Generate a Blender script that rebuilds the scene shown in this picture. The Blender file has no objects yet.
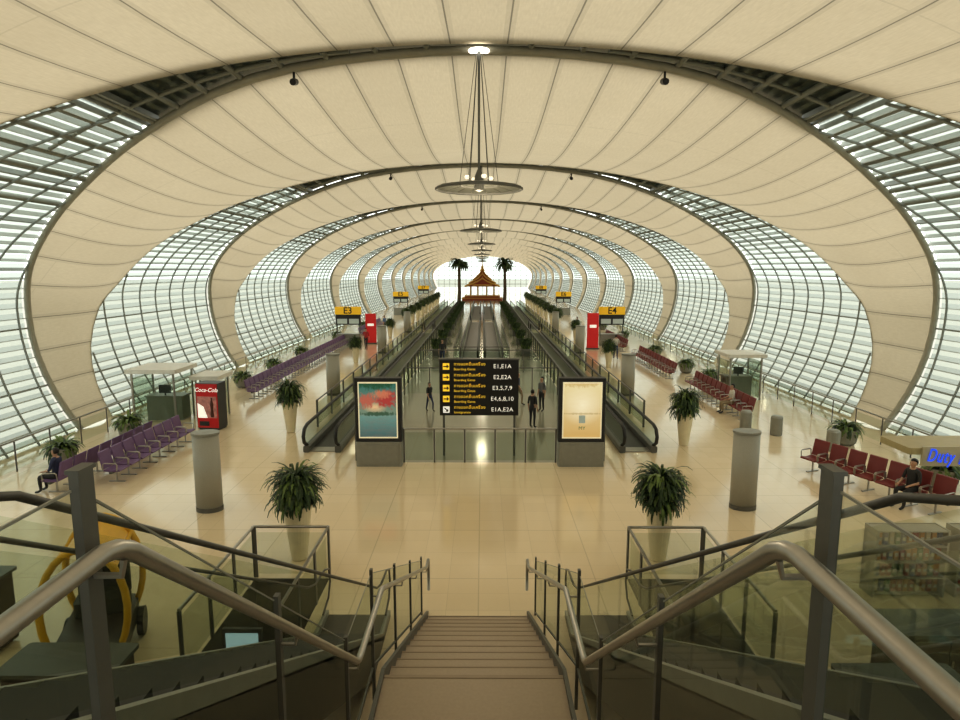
import bpy, math, random
import numpy as np
from mathutils import Vector, Matrix
random.seed(7)
sc = bpy.context.scene
COL = sc.collection
sc.view_settings.view_transform = 'Standard'
sc.view_settings.look = 'None'
sc.view_settings.gamma = 0.87
sc.view_settings.exposure = 0.10

# ------------------------------------------------------------------ materials
_mc = {}
def mat(name, col, rough=0.5, metal=0.0, emit=0.0, noise=0.06, scale=6.0, coat=0.0):
    if name in _mc: return _mc[name]
    m = bpy.data.materials.new(name); m.use_nodes = True
    nt = m.node_tree; b = nt.nodes['Principled BSDF']
    c = (col[0], col[1], col[2], 1)
    if noise > 0:
        tc = nt.nodes.new('ShaderNodeTexCoord'); n = nt.nodes.new('ShaderNodeTexNoise')
        n.inputs['Scale'].default_value = scale; n.inputs['Detail'].default_value = 3
        mr = nt.nodes.new('ShaderNodeMapRange')
        mr.inputs['To Min'].default_value = 1 - noise * 2; mr.inputs['To Max'].default_value = 1 + noise * 2
        mx = nt.nodes.new('ShaderNodeVectorMath'); mx.operation = 'SCALE'
        mx.inputs[0].default_value = col[:3]
        nt.links.new(tc.outputs['Object'], n.inputs['Vector']); nt.links.new(n.outputs['Fac'], mr.inputs['Value'])
        nt.links.new(mr.outputs['Result'], mx.inputs['Scale']); nt.links.new(mx.outputs[0], b.inputs['Base Color'])
    else:
        b.inputs['Base Color'].default_value = c
    b.inputs['Roughness'].default_value = rough; b.inputs['Metallic'].default_value = metal
    if coat: b.inputs['Coat Weight'].default_value = coat
    if emit:
        b.inputs['Emission Color'].default_value = c; b.inputs['Emission Strength'].default_value = emit
    _mc[name] = m; return m

class NT:
    def __init__(s, name):
        s.m = bpy.data.materials.new(name); s.m.use_nodes = True; s.t = s.m.node_tree
        s.t.nodes.clear(); s.out = s.t.nodes.new('ShaderNodeOutputMaterial')
    def n(s, typ, **k):
        x = s.t.nodes.new(typ)
        for a, v in k.items(): setattr(x, a, v)
        return x
    def l(s, a, b): s.t.links.new(a, b)
    def math(s, op, a, b=None, clamp=False):
        x = s.n('ShaderNodeMath', operation=op, use_clamp=clamp)
        for i, v in enumerate((a, b)):
            if v is None: continue
            if isinstance(v, (int, float)): x.inputs[i].default_value = v
            else: s.l(v, x.inputs[i])
        return x.outputs[0]
    def mix(s, f, a, b):
        x = s.n('ShaderNodeMix', data_type='RGBA')
        for i, v in ((0, f), (6, a), (7, b)):
            if isinstance(v, (int, float)): x.inputs[i].default_value = v
            elif isinstance(v, tuple): x.inputs[i].default_value = (v[0], v[1], v[2], 1)
            else: s.l(v, x.inputs[i])
        return x.outputs[2]

def fabric_mat():
    k = NT('membrane_fabric'); uv = k.n('ShaderNodeUVMap', uv_map='UVMap'); sp = k.n('ShaderNodeSeparateXYZ')
    k.l(uv.outputs[0], sp.inputs[0])
    fr = k.math('FRACT', k.math('DIVIDE', sp.outputs[0], 1.3))
    d = k.math('ABSOLUTE', k.math('SUBTRACT', fr, 0.5))
    seam = k.math('LESS_THAN', d, 0.013)
    soft = k.math('LESS_THAN', d, 0.09)
    frv = k.math('FRACT', k.math('DIVIDE', sp.outputs[1], 5.2))
    seam2 = k.math('LESS_THAN', k.math('ABSOLUTE', k.math('SUBTRACT', frv, 0.5)), 0.004)
    seamx = k.math('MAXIMUM', k.math('MULTIPLY', seam, 0.7), k.math('MULTIPLY', seam2, 0.12))
    seamx = k.math('MAXIMUM', seamx, k.math('MULTIPLY', soft, 0.12))
    tc = k.n('ShaderNodeTexCoord'); nz = k.n('ShaderNodeTexNoise'); nz.inputs['Scale'].default_value = 0.5
    mp = k.n('ShaderNodeMapping'); mp.inputs['Scale'].default_value = (14, 2.0, 1)
    nz2 = k.n('ShaderNodeTexNoise'); nz2.inputs['Scale'].default_value = 1.6; nz2.inputs['Detail'].default_value = 4
    mp3 = k.n('ShaderNodeMapping'); mp3.inputs['Scale'].default_value = (3, 22, 1); nz3 = k.n('ShaderNodeTexNoise'); nz3.inputs['Scale'].default_value = 1.0; nz3.inputs['Detail'].default_value = 3
    k.l(uv.outputs[0], mp3.inputs[0]); k.l(mp3.outputs[0], nz3.inputs['Vector'])
    k.l(uv.outputs[0], mp.inputs[0]); k.l(mp.outputs[0], nz2.inputs['Vector']); k.l(tc.outputs['Object'], nz.inputs['Vector'])
    cx = k.math('FLOOR', k.math('ADD', k.math('DIVIDE', sp.outputs[0], 1.3), 0.5)); wn = k.n('ShaderNodeTexWhiteNoise', noise_dimensions='1D'); k.l(cx, wn.inputs['W'])
    base = k.mix(nz.outputs[0], (0.62, 0.555, 0.42), (0.74, 0.675, 0.53))
    base = k.mix(k.math('MULTIPLY', nz2.outputs[0], 0.8), base, (0.48, 0.415, 0.30))
    base = k.mix(k.math('MULTIPLY', nz3.outputs[0], 0.45), base, (0.50, 0.44, 0.32))
    base = k.mix(k.math('MULTIPLY', wn.outputs[0], 0.22), base, (0.44, 0.38, 0.27))
    colr = k.mix(seamx, base, (0.10, 0.09, 0.07))
    df = k.n('ShaderNodeBsdfDiffuse'); tr = k.n('ShaderNodeBsdfTranslucent'); mx = k.n('ShaderNodeMixShader')
    mx.inputs[0].default_value = 0.39
    k.l(colr, df.inputs[0]); k.l(colr, tr.inputs[0]); k.l(df.outputs[0], mx.inputs[1]); k.l(tr.outputs[0], mx.inputs[2])
    k.l(mx.outputs[0], k.out.inputs[0]); return k.m

def window_mat():
    k = NT('facade_glass'); uv = k.n('ShaderNodeUVMap', uv_map='UVMap'); sp = k.n('ShaderNodeSeparateXYZ')
    k.l(uv.outputs[0], sp.inputs[0])
    fr = k.math('FRACT', k.math('DIVIDE', sp.outputs[0], 0.38))
    frit = k.math('MULTIPLY', k.math('GREATER_THAN', fr, 0.5), 0.85)
    t = k.n('ShaderNodeBsdfTransparent'); t.inputs[0].default_value = (0.82, 0.88, 0.85, 1)
    tl = k.n('ShaderNodeBsdfTranslucent'); tl.inputs[0].default_value = (0.38, 0.42, 0.395, 1)
    g = k.n('ShaderNodeBsdfGlossy'); g.inputs['Roughness'].default_value = 0.25; g.inputs[0].default_value = (0.8, 0.85, 0.85, 1)
    m1 = k.n('ShaderNodeMixShader'); m2 = k.n('ShaderNodeMixShader'); m2.inputs[0].default_value = 0.03
    k.l(frit, m1.inputs[0]); k.l(t.outputs[0], m1.inputs[1]); k.l(tl.outputs[0], m1.inputs[2])
    k.l(m1.outputs[0], m2.inputs[1]); k.l(g.outputs[0], m2.inputs[2]); k.l(m2.outputs[0], k.out.inputs[0]); return k.m

def glass_mat(name, tint, f0=0.03, f1=0.22):
    k = NT(name); t = k.n('ShaderNodeBsdfTransparent'); t.inputs[0].default_value = (*tint, 1)
    g = k.n('ShaderNodeBsdfGlossy'); g.inputs['Roughness'].default_value = 0.02; g.inputs[0].default_value = (0.78, 0.84, 0.78, 1)
    lw = k.n('ShaderNodeLayerWeight'); lw.inputs[0].default_value = 0.2
    f = k.math('ADD', k.math('MULTIPLY', lw.outputs['Fresnel'], f1), f0)
    m = k.n('ShaderNodeMixShader'); k.l(f, m.inputs[0]); k.l(t.outputs[0], m.inputs[1]); k.l(g.outputs[0], m.inputs[2])
    k.l(m.outputs[0], k.out.inputs[0]); return k.m

def floor_mat():
    k = NT('polished_tile_floor'); tc = k.n('ShaderNodeTexCoord'); sp = k.n('ShaderNodeSeparateXYZ')
    k.l(tc.outputs['Object'], sp.inputs[0])
    def line(o, T, w):
        f = k.math('FRACT', k.math('DIVIDE', k.math('ADD', o, 1200.0), T))
        return k.math('LESS_THAN', f, w)
    gl = k.math('MAXIMUM', line(sp.outputs[0], 0.6, 0.018), line(sp.outputs[1], 0.6, 0.018))
    gl2 = k.math('MAXIMUM', line(sp.outputs[0], 2.4, 0.010), line(sp.outputs[1], 2.4, 0.010))
    cx = k.math('FLOOR', k.math('DIVIDE', sp.outputs[0], 0.6)); cy = k.math('FLOOR', k.math('DIVIDE', sp.outputs[1], 0.6))
    cb = k.n('ShaderNodeCombineXYZ'); k.l(cx, cb.inputs[0]); k.l(cy, cb.inputs[1])
    wn = k.n('ShaderNodeTexWhiteNoise'); k.l(cb.outputs[0], wn.inputs[0])
    base = k.mix(wn.outputs[0], (0.76, 0.63, 0.43), (0.795, 0.665, 0.465))
    nz = k.n('ShaderNodeTexNoise'); nz.inputs['Scale'].default_value = 25; k.l(tc.outputs['Object'], nz.inputs[0])
    base = k.mix(k.math('MULTIPLY', nz.outputs[0], 0.2), base, (0.60, 0.48, 0.31))
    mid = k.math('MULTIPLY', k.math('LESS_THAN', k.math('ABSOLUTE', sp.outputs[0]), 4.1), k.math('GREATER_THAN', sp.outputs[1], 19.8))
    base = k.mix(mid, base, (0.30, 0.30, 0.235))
    base = k.mix(k.math('MULTIPLY', gl, 0.2), base, (0.30, 0.24, 0.15))
    base = k.mix(k.math('MULTIPLY', gl2, 0.25), base, (0.25, 0.2, 0.12))
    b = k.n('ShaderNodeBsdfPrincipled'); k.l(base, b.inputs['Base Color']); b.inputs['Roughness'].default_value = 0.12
    b.inputs['Specular IOR Level'].default_value = 0.65
    k.l(b.outputs[0], k.out.inputs[0]); return k.m

FAB = fabric_mat(); WIN = window_mat(); FLOOR = floor_mat()
GLS = glass_mat('green_tinted_glass', (0.68, 0.75, 0.67)); GLC = glass_mat('clear_glass', (0.82, 0.88, 0.84))
GLF = glass_mat('stair_glass', (0.80, 0.84, 0.78), 0.025, 0.16)
STEEL = mat('brushed_steel', (0.42, 0.40, 0.36), 0.33, 0.85, noise=0.04, scale=40)
STEELD = mat('dark_steel', (0.14, 0.14, 0.125), 0.45, 0.5)
TRUSS = mat('painted_truss', (0.24, 0.25, 0.21), 0.5)
RIM = mat('membrane_rim', (0.38, 0.36, 0.285), 0.5)
MULL = mat('mullion_paint', (0.27, 0.29, 0.27), 0.5)
FIN = mat('louvre_fin', (0.44, 0.47, 0.44), 0.5)
COVER = mat('roof_cover', (0.18, 0.18, 0.15), 0.7)
BLACK = mat('black_rubber', (0.02, 0.02, 0.02), 0.45)
DARK = mat('dark_panel', (0.05, 0.05, 0.05), 0.5)
GREY = mat('grey_metal', (0.30, 0.30, 0.26), 0.45, 0.3)
WHITE = mat('white_paint', (0.70, 0.68, 0.62), 0.5)
CREAM = mat('cream_ceramic', (0.76, 0.68, 0.48), 0.4)
PURPLE = mat('purple_vinyl', (0.18, 0.105, 0.23), 0.45)
RED = mat('red_vinyl', (0.20, 0.03, 0.025), 0.45)
STAIRM = mat('stair_granite', (0.40, 0.315, 0.225), 0.45, noise=0.05, scale=30)
STAIRD = mat('stair_nosing', (0.33, 0.255, 0.18), 0.5)
YEL = mat('yellow_paint', (0.85, 0.50, 0.02), 0.4, emit=0.2)
YELC = mat('yellow_cart_paint', (0.80, 0.45, 0.02), 0.4)
TXT = mat('sign_yellow_text', (1.0, 0.66, 0.05), 0.5, emit=0.5, noise=0)
TXW = mat('sign_white_text', (0.95, 0.93, 0.85), 0.5, emit=0.5, noise=0)
TXK = mat('sign_black_text', (0.01, 0.01, 0.01), 0.5, noise=0)
LEAF = mat('leaf_green', (0.03, 0.06, 0.015), 0.5, noise=0.25, scale=9)
LEAF2 = mat('leaf_light_green', (0.12, 0.18, 0.04), 0.5, noise=0.25, scale=9)
SOIL = mat('soil', (0.04, 0.03, 0.02), 0.9)
REDS = mat('red_sign', (0.60, 0.02, 0.02), 0.4, emit=0.2)
GOLD = mat('gold_leaf', (0.60, 0.34, 0.06), 0.35, 0.3)
REDR = mat('red_roof_tiles', (0.28, 0.045, 0.015), 0.5)
BARK = mat('bark', (0.10, 0.07, 0.04), 0.9)
SCREEN = mat('screen_glow', (0.45, 0.62, 0.75), 0.4, emit=0.6)
BULB = mat('lamp_glow', (1.0, 0.9, 0.7), 0.4, emit=1.0)
BULB2 = mat('crown_glow', (1.0, 0.95, 0.85), 0.4, emit=5)
SKIN = mat('skin', (0.50, 0.30, 0.20), 0.5); HAIR = mat('black_hair', (0.012, 0.010, 0.009), 0.5); SHOE = mat('black_shoe', (0.015, 0.015, 0.015), 0.4)

# ------------------------------------------------------------------ mesh builder
class M:
    def __init__(s): s.v = []; s.f = []; s.mi = []; s.uv = None
    def face(s, idx, mi=0): s.f.append(tuple(idx)); s.mi.append(mi)
    def hexa(s, p, mi=0):
        n = len(s.v); s.v += [tuple(q) for q in p]
        for q in ((0,3,2,1),(4,5,6,7),(0,1,5,4),(1,2,6,5),(2,3,7,6),(3,0,4,7)): s.face([n+i for i in q], mi)
    def box(s, x0, x1, y0, y1, z0, z1, mi=0):
        s.hexa([(x0,y0,z0),(x1,y0,z0),(x1,y1,z0),(x0,y1,z0),(x0,y0,z1),(x1,y0,z1),(x1,y1,z1),(x0,y1,z1)], mi)
    def rbox(s, x0, x1, y0, y1, z0, z1, r=0.02, mi=0, axis='z', seg=3):
        def ring(a0,a1,b0,b1):
            pts=[]
            for (cx,cy,st) in ((a1-r,b1-r,0),(a0+r,b1-r,90),(a0+r,b0+r,180),(a1-r,b0+r,270)):
                for i in range(seg+1):
                    t=math.radians(st+90*i/seg); pts.append((cx+r*math.cos(t),cy+r*math.sin(t)))
            return pts
        if axis=='z': P=ring(x0,x1,y0,y1); f=lambda a,b,c:(a,b,c); lo,hi=z0,z1
        elif axis=='y': P=ring(z0,z1,x0,x1); f=lambda a,b,c:(b,c,a); lo,hi=y0,y1
        else: P=ring(y0,y1,z0,z1); f=lambda a,b,c:(c,a,b); lo,hi=x0,x1
        n=len(s.v); k=len(P)
        for h in (lo,hi):
            for a,b in P: s.v.append(f(a,b,h))
        for i in range(k):
            j=(i+1)%k; s.face([n+i,n+j,n+k+j,n+k+i],mi)
        s.face([n+i for i in range(k)][::-1],mi); s.face([n+k+i for i in range(k)],mi)
    def quad(s, a, b, c, d, mi=0):
        n = len(s.v); s.v += [tuple(a), tuple(b), tuple(c), tuple(d)]; s.face([n,n+1,n+2,n+3], mi)
    def tube(s, pts, r, n=8, mi=0, caps=True):
        pts = [Vector(p) for p in pts]; rs = r if isinstance(r, (list, tuple)) else [r]*len(pts)
        base = len(s.v); up = None
        for i, p in enumerate(pts):
            a = pts[max(i-1,0)]; b = pts[min(i+1,len(pts)-1)]; t = (b-a).normalized()
            if up is None:
                up = Vector((0,0,1)) if abs(t.z) < 0.9 else Vector((1,0,0))
            sd = t.cross(up)
            if sd.length < 1e-4: sd = t.cross(Vector((1,0,0)))
            sd.normalize(); u2 = sd.cross(t).normalized(); up = u2
            for k in range(n):
                an = 2*math.pi*(k+0.5)/n
                s.v.append(tuple(p + sd*math.cos(an)*rs[i] + u2*math.sin(an)*rs[i]))
        for i in range(len(pts)-1):
            for k in range(n):
                k2=(k+1)%n; s.face([base+i*n+k, base+i*n+k2, base+(i+1)*n+k2, base+(i+1)*n+k], mi)
        if caps:
            s.face([base+k for k in range(n)], mi); s.face([base+(len(pts)-1)*n+k for k in range(n)][::-1], mi)
    def lathe(s, prof, n=20, c=(0,0,0), mi=0, sx=1, sy=1, ribs=0.0):
        base=len(s.v)
        for r,z in prof:
            for k in range(n):
                a=2*math.pi*k/n; rr=r*(1-ribs if k%2 else 1); s.v.append((c[0]+rr*sx*math.cos(a), c[1]+rr*sy*math.sin(a), c[2]+z))
        for i in range(len(prof)-1):
            for k in range(n):
                k2=(k+1)%n; s.face([base+i*n+k, base+i*n+k2, base+(i+1)*n+k2, base+(i+1)*n+k], mi)
        s.face([base+k for k in range(n)][::-1],mi); s.face([base+(len(prof)-1)*n+k for k in range(n)],mi)
    def extr(s, poly, x0, x1, mi=0):
        n=len(s.v); k=len(poly)
        for x in (x0,x1):
            for y,z in poly: s.v.append((x,y,z))
        for i in range(k):
            j=(i+1)%k; s.face([n+i,n+j,n+k+j,n+k+i],mi)
        s.face([n+i for i in range(k)][::-1],mi); s.face([n+k+i for i in range(k)],mi)
    def mesh(s, name, mats, smooth=False):
        me = bpy.data.meshes.new(name); me.from_pydata(s.v, [], s.f)
        if not isinstance(mats, (list, tuple)): mats=[mats]
        for m in mats: me.materials.append(m)
        me.polygons.foreach_set('material_index', s.mi)
        if s.uv:
            ul = me.uv_layers.new(name='UVMap'); li = np.zeros(len(me.loops), dtype=np.int32); me.loops.foreach_get('vertex_index', li)
            ul.data.foreach_set('uv', np.array(s.uv, dtype=np.float32)[li].ravel())
        if smooth: me.polygons.foreach_set('use_smooth', [True]*len(me.polygons))
        me.update(); return me

def add(name, data, parent=None, loc=(0,0,0), rot=(0,0,0), label=None):
    o = bpy.data.objects.new(name, data); COL.objects.link(o); o.location = loc; o.rotation_euler = rot
    if parent: o.parent = parent
    if label: o['label'] = label
    return o
def thing(name, label, cat, loc=(0,0,0), rot=0.0, parts=(), group=None, scale=1.0):
    e = bpy.data.objects.new(name, None); COL.objects.link(e); e.location = loc; e.rotation_euler = (0,0,rot); e.scale=(scale,)*3
    e.empty_display_size = 0.2
    e['label'] = label; e['category'] = cat
    if group: e['group'] = group
    for p in parts: add(p[0], p[1], e, p[2] if len(p)>2 else (0,0,0), p[3] if len(p)>3 else (0,0,0))
    return e
def single(name, label, cat, mesh, loc=(0,0,0), rot=0.0, group=None):
    o = add(name, mesh, None, loc, (0,0,rot)); o['label']=label; o['category']=cat
    if group: o['group']=group
    return o
def struct(name, mesh, label=None):
    o = add(name, mesh); o['kind']='structure'; o['label']=label or name.replace('_',' '); o['category']='building part'; return o
def text_mesh(s, size, m, shear=0.0, align='CENTER', extrude=0.0, bold=0.0, space=1.0):
    c = bpy.data.curves.new('lettering','FONT'); c.body=s; c.size=size; c.align_x=align; c.align_y='CENTER'; c.shear=shear; c.extrude=extrude; c.offset=bold; c.space_character=space
    o = bpy.data.objects.new('lettering_tmp', c); COL.objects.link(o)
    bpy.context.view_layer.update(); dg=bpy.context.evaluated_depsgraph_get()
    me=bpy.data.meshes.new_from_object(o.evaluated_get(dg)); bpy.data.objects.remove(o); me.materials.clear(); me.materials.append(m); return me
FACE=(math.pi/2,0,0)

# ------------------------------------------------------------------ hall shell
P=16.0; A=17.4; Z0=4.8; BU=6.6; BL=12.0; PHL=-23.58
def sec(phi, off=0.0):
    r=math.radians(phi); x=A*math.cos(r); z=Z0+(BU if phi>=0 else BL)*math.sin(r)
    if off:
        nx=math.cos(r)/A; nz=math.sin(r)/(BU if phi>=0 else BL); l=math.hypot(nx,nz); x+=off*nx/l; z+=off*nz/l
    return x,z
deg=np.arange(-60,241,1.0)
fold=np.where(deg<=90,deg,180-deg)
def smooth(t):
    xs=[p for p,_ in t]; ys=[y for _,y in t]; y=np.interp(fold,xs,ys); kk=np.exp(-0.5*(np.arange(-15,16)/5.0)**2); kk/=kk.sum()
    return np.convolve(np.pad(y,15,mode='edge'),kk,'valid')
FT=smooth([(-60,1.53),(-30,1.51),(-8,1.48),(4,1.49),(25,1.43),(42,1.32),(58,1.15),(72,0.99),(90,0.95)])
BT=smooth([(-60,1.61),(-24,1.63),(-8,1.68),(9,1.88),(37,1.97),(58,1.965),(75,1.945),(90,1.935)])
def front(a): return float(np.interp(a,deg,FT))*P
def back(a): return float(np.interp(a,deg,BT))*P
def spt(al, off=0.0):
    if al<=90: return sec(al,off)
    x,z=sec(180-al,off); return -x,z
ALS=np.linspace(PHL,180-PHL,121)
arc=[0.0]
for i in range(1,len(ALS)):
    a=spt(ALS[i-1]); b=spt(ALS[i]); arc.append(arc[-1]+math.hypot(a[0]-b[0],a[1]-b[1]))
half=arc[-1]/2; arc=[x-half for x in arc]
def arc_at(al): return float(np.interp(al,ALS,arc))
def phi_at(s): return float(np.interp(s,arc,ALS))
NB=13
m=M(); m.uv=[]; nv=12
for i,al in enumerate(ALS):
    y0,y1=front(al),back(al); w=(y1-y0)
    for j in range(nv+1):
        t=j/nv; x,z=spt(al,-0.5*math.sin(math.pi*t)*min(1,w/7)); m.v.append((x,y0+w*t,z)); m.uv.append((arc[i],w*t-w/2))
for i in range(len(ALS)-1):
    for j in range(nv):
        a=i*(nv+1)+j; m.face([a,a+1,a+nv+2,a+nv+1])
band=m.mesh('membrane_vault',FAB,True)
t=M(); c=M()
als=ALS[::2]
t.tube([(spt(a,-0.03)[0],front(a),spt(a,-0.03)[1]) for a in als],0.11,8,0)
t.tube([(spt(a,0.1)[0],back(a),spt(a,0.1)[1]) for a in als],0.10,8,0)
for k,a in enumerate(np.arange(34,147,4.0)):
    if 88<a<92: continue
    x,z=spt(a,0.05); y0=back(a); y1=front(a)+P
    t.tube([(x,y0,z),(x,y1,z)],0.08,6,1)
for lo,hi in ((46,80),(100,134)):
    t.tube([(spt(a,0.05)[0],(back(a)+front(a)+P)/2,spt(a,0.05)[1]) for a in np.linspace(lo,hi,20)],0.06,6,1)
ca=[a for a in np.arange(56,90.1,2.0)]
for side in (0,1):
    n=len(c.v)
    for a in ca:
        al=a if side==0 else 180-a; x,z=spt(al,0.22); c.v+= [(x,back(al)-0.45,z),(x,front(al)+P+0.45,z)]
    for i in range(len(ca)-1): c.face([n+2*i,n+2*i+1,n+2*i+3,n+2*i+2])
trussm=t.mesh('arch_truss',[RIM,TRUSS],True); coverm=c.mesh('roof_cover',COVER)
w=M(); w.uv=[]
for side in (0,1):
    phs=np.linspace(PHL,89,50); n=len(w.v)
    for ph in phs:
        al=ph if side==0 else 180-ph; x,z=spt(al,0.18); s=half-abs(arc_at(al))
        for q in range(5):
            y0,y1=back(al),front(al)+P; y=y0+(y1-y0)*q/4; w.v.append((x,y,z)); w.uv.append((s,y))
    for i in range(len(phs)-1):
        for q in range(4): a=n+i*5+q; w.face([a,a+1,a+6,a+5],0)
for side in (0,1):
    s=0.19; k_=0
    while s<half-9.0:
        k_+=1; dl=0.06 if k_%6 else 0.14
        al=phi_at(-half+s) if side==0 else phi_at(half-s)
        a0,a1=al-dl,al+dl
        (xa,za),(xb,zb),(xc,zc),(xd,zd)=spt(a0,0.0),spt(a1,0.0),spt(a1,0.17),spt(a0,0.17)
        yb,yf=back(al),front(al)+P
        w.hexa([(xa,yb,za),(xb,yb,zb),(xc,yb,zc),(xd,yb,zd),(xa,yf,za),(xb,yf,zb),(xc,yf,zc),(xd,yf,zd)],2 if k_%6 else 1); s+=0.38
    for qn,Y in enumerate(np.arange(1.69,2.5,0.095)*P):
        pts=[]
        for ph in np.linspace(PHL,56,60):
            al=ph if side==0 else 180-ph; x,z=spt(al,-0.03)
            if back(al)<=Y<=front(al)+P: pts.append((x,Y,z))
        if len(pts)>2: w.tube(pts[::2]+([pts[-1]] if len(pts)%2==0 else []),0.042,6,1)
w.uv += [(0,0)]*(len(w.v)-len(w.uv))
winm=w.mesh('leaf_window',[WIN,MULL,FIN])
tn=1
for n in range(-2,NB):
    o=struct('ceiling' if n==-2 else 'ceiling.%03d'%(n+2),band,'cream tensile fabric vault bay with stitched seams'); o.location.y=n*P
    o=struct('trim_%d'%tn,trussm,'grey green painted steel arch truss'); o.location.y=n*P; tn+=1
    if n<NB-1:
        o=struct('window_%d'%(n+3),winm,'leaf shaped curved glass facade with steel mullions'); o.location.y=n*P
        o=struct('trim_%d'%tn,coverm,'dark roof strip above the truss'); o.location.y=n*P; tn+=1
def endwall(y):
    m=M(); m.uv=[]
    pts=[spt(a,0.1) for a in np.linspace(PHL,180-PHL,60)]
    m.v=[(x,y,z) for x,z in pts]; m.uv=[(0.1,0.1)]*len(m.v); m.face(range(len(m.v)),0)
    for x in np.arange(-16,16.1,2.0):
        zt=Z0+BU*math.sqrt(max(0,1-(x/A)**2)); m.box(x-0.08,x+0.08,y-0.15,y-0.02,0,zt,1)
    for z in (1.2,2.8,4.4,6.0,7.6,9.2,10.6):
        if z>Z0: xx=A*math.sqrt(max(0,1-((z-Z0)/BU)**2))
        else: xx=A*math.sqrt(1-((z-Z0)/BL)**2)
        m.box(-xx,xx,y-0.13,y-0.04,z-0.1,z+0.1,1)
    m.uv+=[(0.1,0.1)]*(len(m.v)-len(m.uv)); return m.mesh('end_window',[WIN,MULL])
struct('window_40',endwall(NB*P+back(0)-0.5-P+9),'glazed end wall')
struct('window_41',endwall(-2*P+front(0)-8.5),'glazed end wall')

YA=-16.0; YB=NB*P+back(0)-P+9
m=M()
def fl(x0,x1,y0,y1): m.quad((x0,y0,0),(x1,y0,0),(x1,y1,0),(x0,y1,0))
N0,N1,NX0,NX1=9.0,12.0,3.07,4.6
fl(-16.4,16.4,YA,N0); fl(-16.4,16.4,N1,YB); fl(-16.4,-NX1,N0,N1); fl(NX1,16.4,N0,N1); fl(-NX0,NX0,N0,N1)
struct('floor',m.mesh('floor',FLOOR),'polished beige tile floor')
m=M()
for s in (-1,1):
    x0,x1=sorted((s*NX0,s*NX1))
    m.box(x0-0.05,x0,N0,N1,-4,-0.002); m.box(x1,x1+0.05,N0,N1,-4,-0.002); m.box(x0,x1,N1,N1+0.05,-4,-0.002); m.box(x0,x1,N0-0.05,N0,-4,-0.002); m.box(x0-1,x1+1,N0-1,N1+1,-4.1,-4)
struct('trim_90',m.mesh('shaft_lining',mat('shaft_paint',(0.14,0.13,0.10),0.6)),'lining of the floor openings')
m=M(); m.quad((-600,-300,-7),(600,-300,-7),(600,900,-7),(-600,900,-7))
struct('ground',m.mesh('ground',mat('apron_concrete',(0.38,0.38,0.35),0.9)),'pale concrete apron outside')

# ------------------------------------------------------------------ balustrades
def cyl_mesh(name,h,r,mt,n=8,flat=None):
    m=M()
    if flat: m.box(-flat[0]/2,flat[0]/2,-flat[1]/2,flat[1]/2,0,h)
    else: m.tube([(0,0,0),(0,0,h)],r,n)
    return m.mesh(name,mt,False)
def balustrade(label,pts,spacing=1.5,h=1.1,rail_r=0.03,post=(0.05,0.02),glass=GLS,group=None,postmat=STEELD,gtop=-0.12,railmat=STEEL):
    pts=[Vector(p) for p in pts]; e=thing('glass_balustrade',label,'railing',tuple(pts[0]),0,(),group)
    o=pts[0]
    pm=cyl_mesh('post',h,0,postmat,flat=(post[0],post[1]))
    rail=M(); rail.tube([p-o+Vector((0,0,h)) for p in pts],rail_r,8)
    add('handrail',rail.mesh('handrail',railmat,True),e)
    for a,b in zip(pts[:-1],pts[1:]):
        L=(b-a).length; k=max(1,round(L/spacing)); ang=math.atan2(b.y-a.y,b.x-a.x)
        for i in range(k+1):
            if i==0 and a is not pts[0]: continue
            p=a.lerp(b,i/k)-o; add('post',pm,e,tuple(p),(0,0,ang))
        for i in range(k):
            p=a.lerp(b,(i+0.04)/k)-o; q=a.lerp(b,(i+0.96)/k)-o; z=Vector((0,0,1))
            G=M(); G.quad(p+z*0.08,q+z*0.08,q+z*(h+gtop),p+z*(h+gtop)); add('glass_panel',G.mesh('glass_panel',glass),e)
    return e
for s in (-1,1):
    balustrade('glass and steel balustrade beside the moving walkways',[(s*4.1,20.0,0),(s*4.1,110,0)],1.8,1.2,post=(.09,.09),group='balustrades along the concourse',railmat=STEELD)
    balustrade('glass and steel balustrade on the outer side of the walkway',[(s*6.6,24.5,0),(s*6.6,110,0)],2.4,1.1,post=(.07,.07),group='balustrades along the concourse',railmat=STEELD)
    balustrade('steel and glass railing in front of the glazed facade',[(s*14.6,6,0),(s*14.6,70,0)],1.6,1.0,glass=GLC,group='railings along the facade')
    balustrade('steel framed glass guard around a floor opening',[(s*NX0,8.9,0),(s*NX0,12.05,0),(s*NX1,12.05,0),(s*NX1,8.9,0)],1.05,1.1,post=(0.09,0.03),glass=GLF,group='guards around the floor openings')
balustrade('glass balustrade across the end of the central well',[(-2.5,19.8,0),(2.5,19.8,0)],1.0,1.15,group='balustrades along the concourse')
for yy in (31,38): balustrade('glass screen across the concourse between the walkways',[(-3.9,yy,0),(3.9,yy,0)],1.3,1.4,group='balustrades along the concourse',railmat=STEELD,glass=GLC)
balustrade('glass balustrade around the central walkways',[(-1.9,60,0),(-1.9,42,0),(1.9,42,0),(1.9,60,0)],1.8,1.1,group='balustrades along the concourse',railmat=STEELD)

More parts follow.
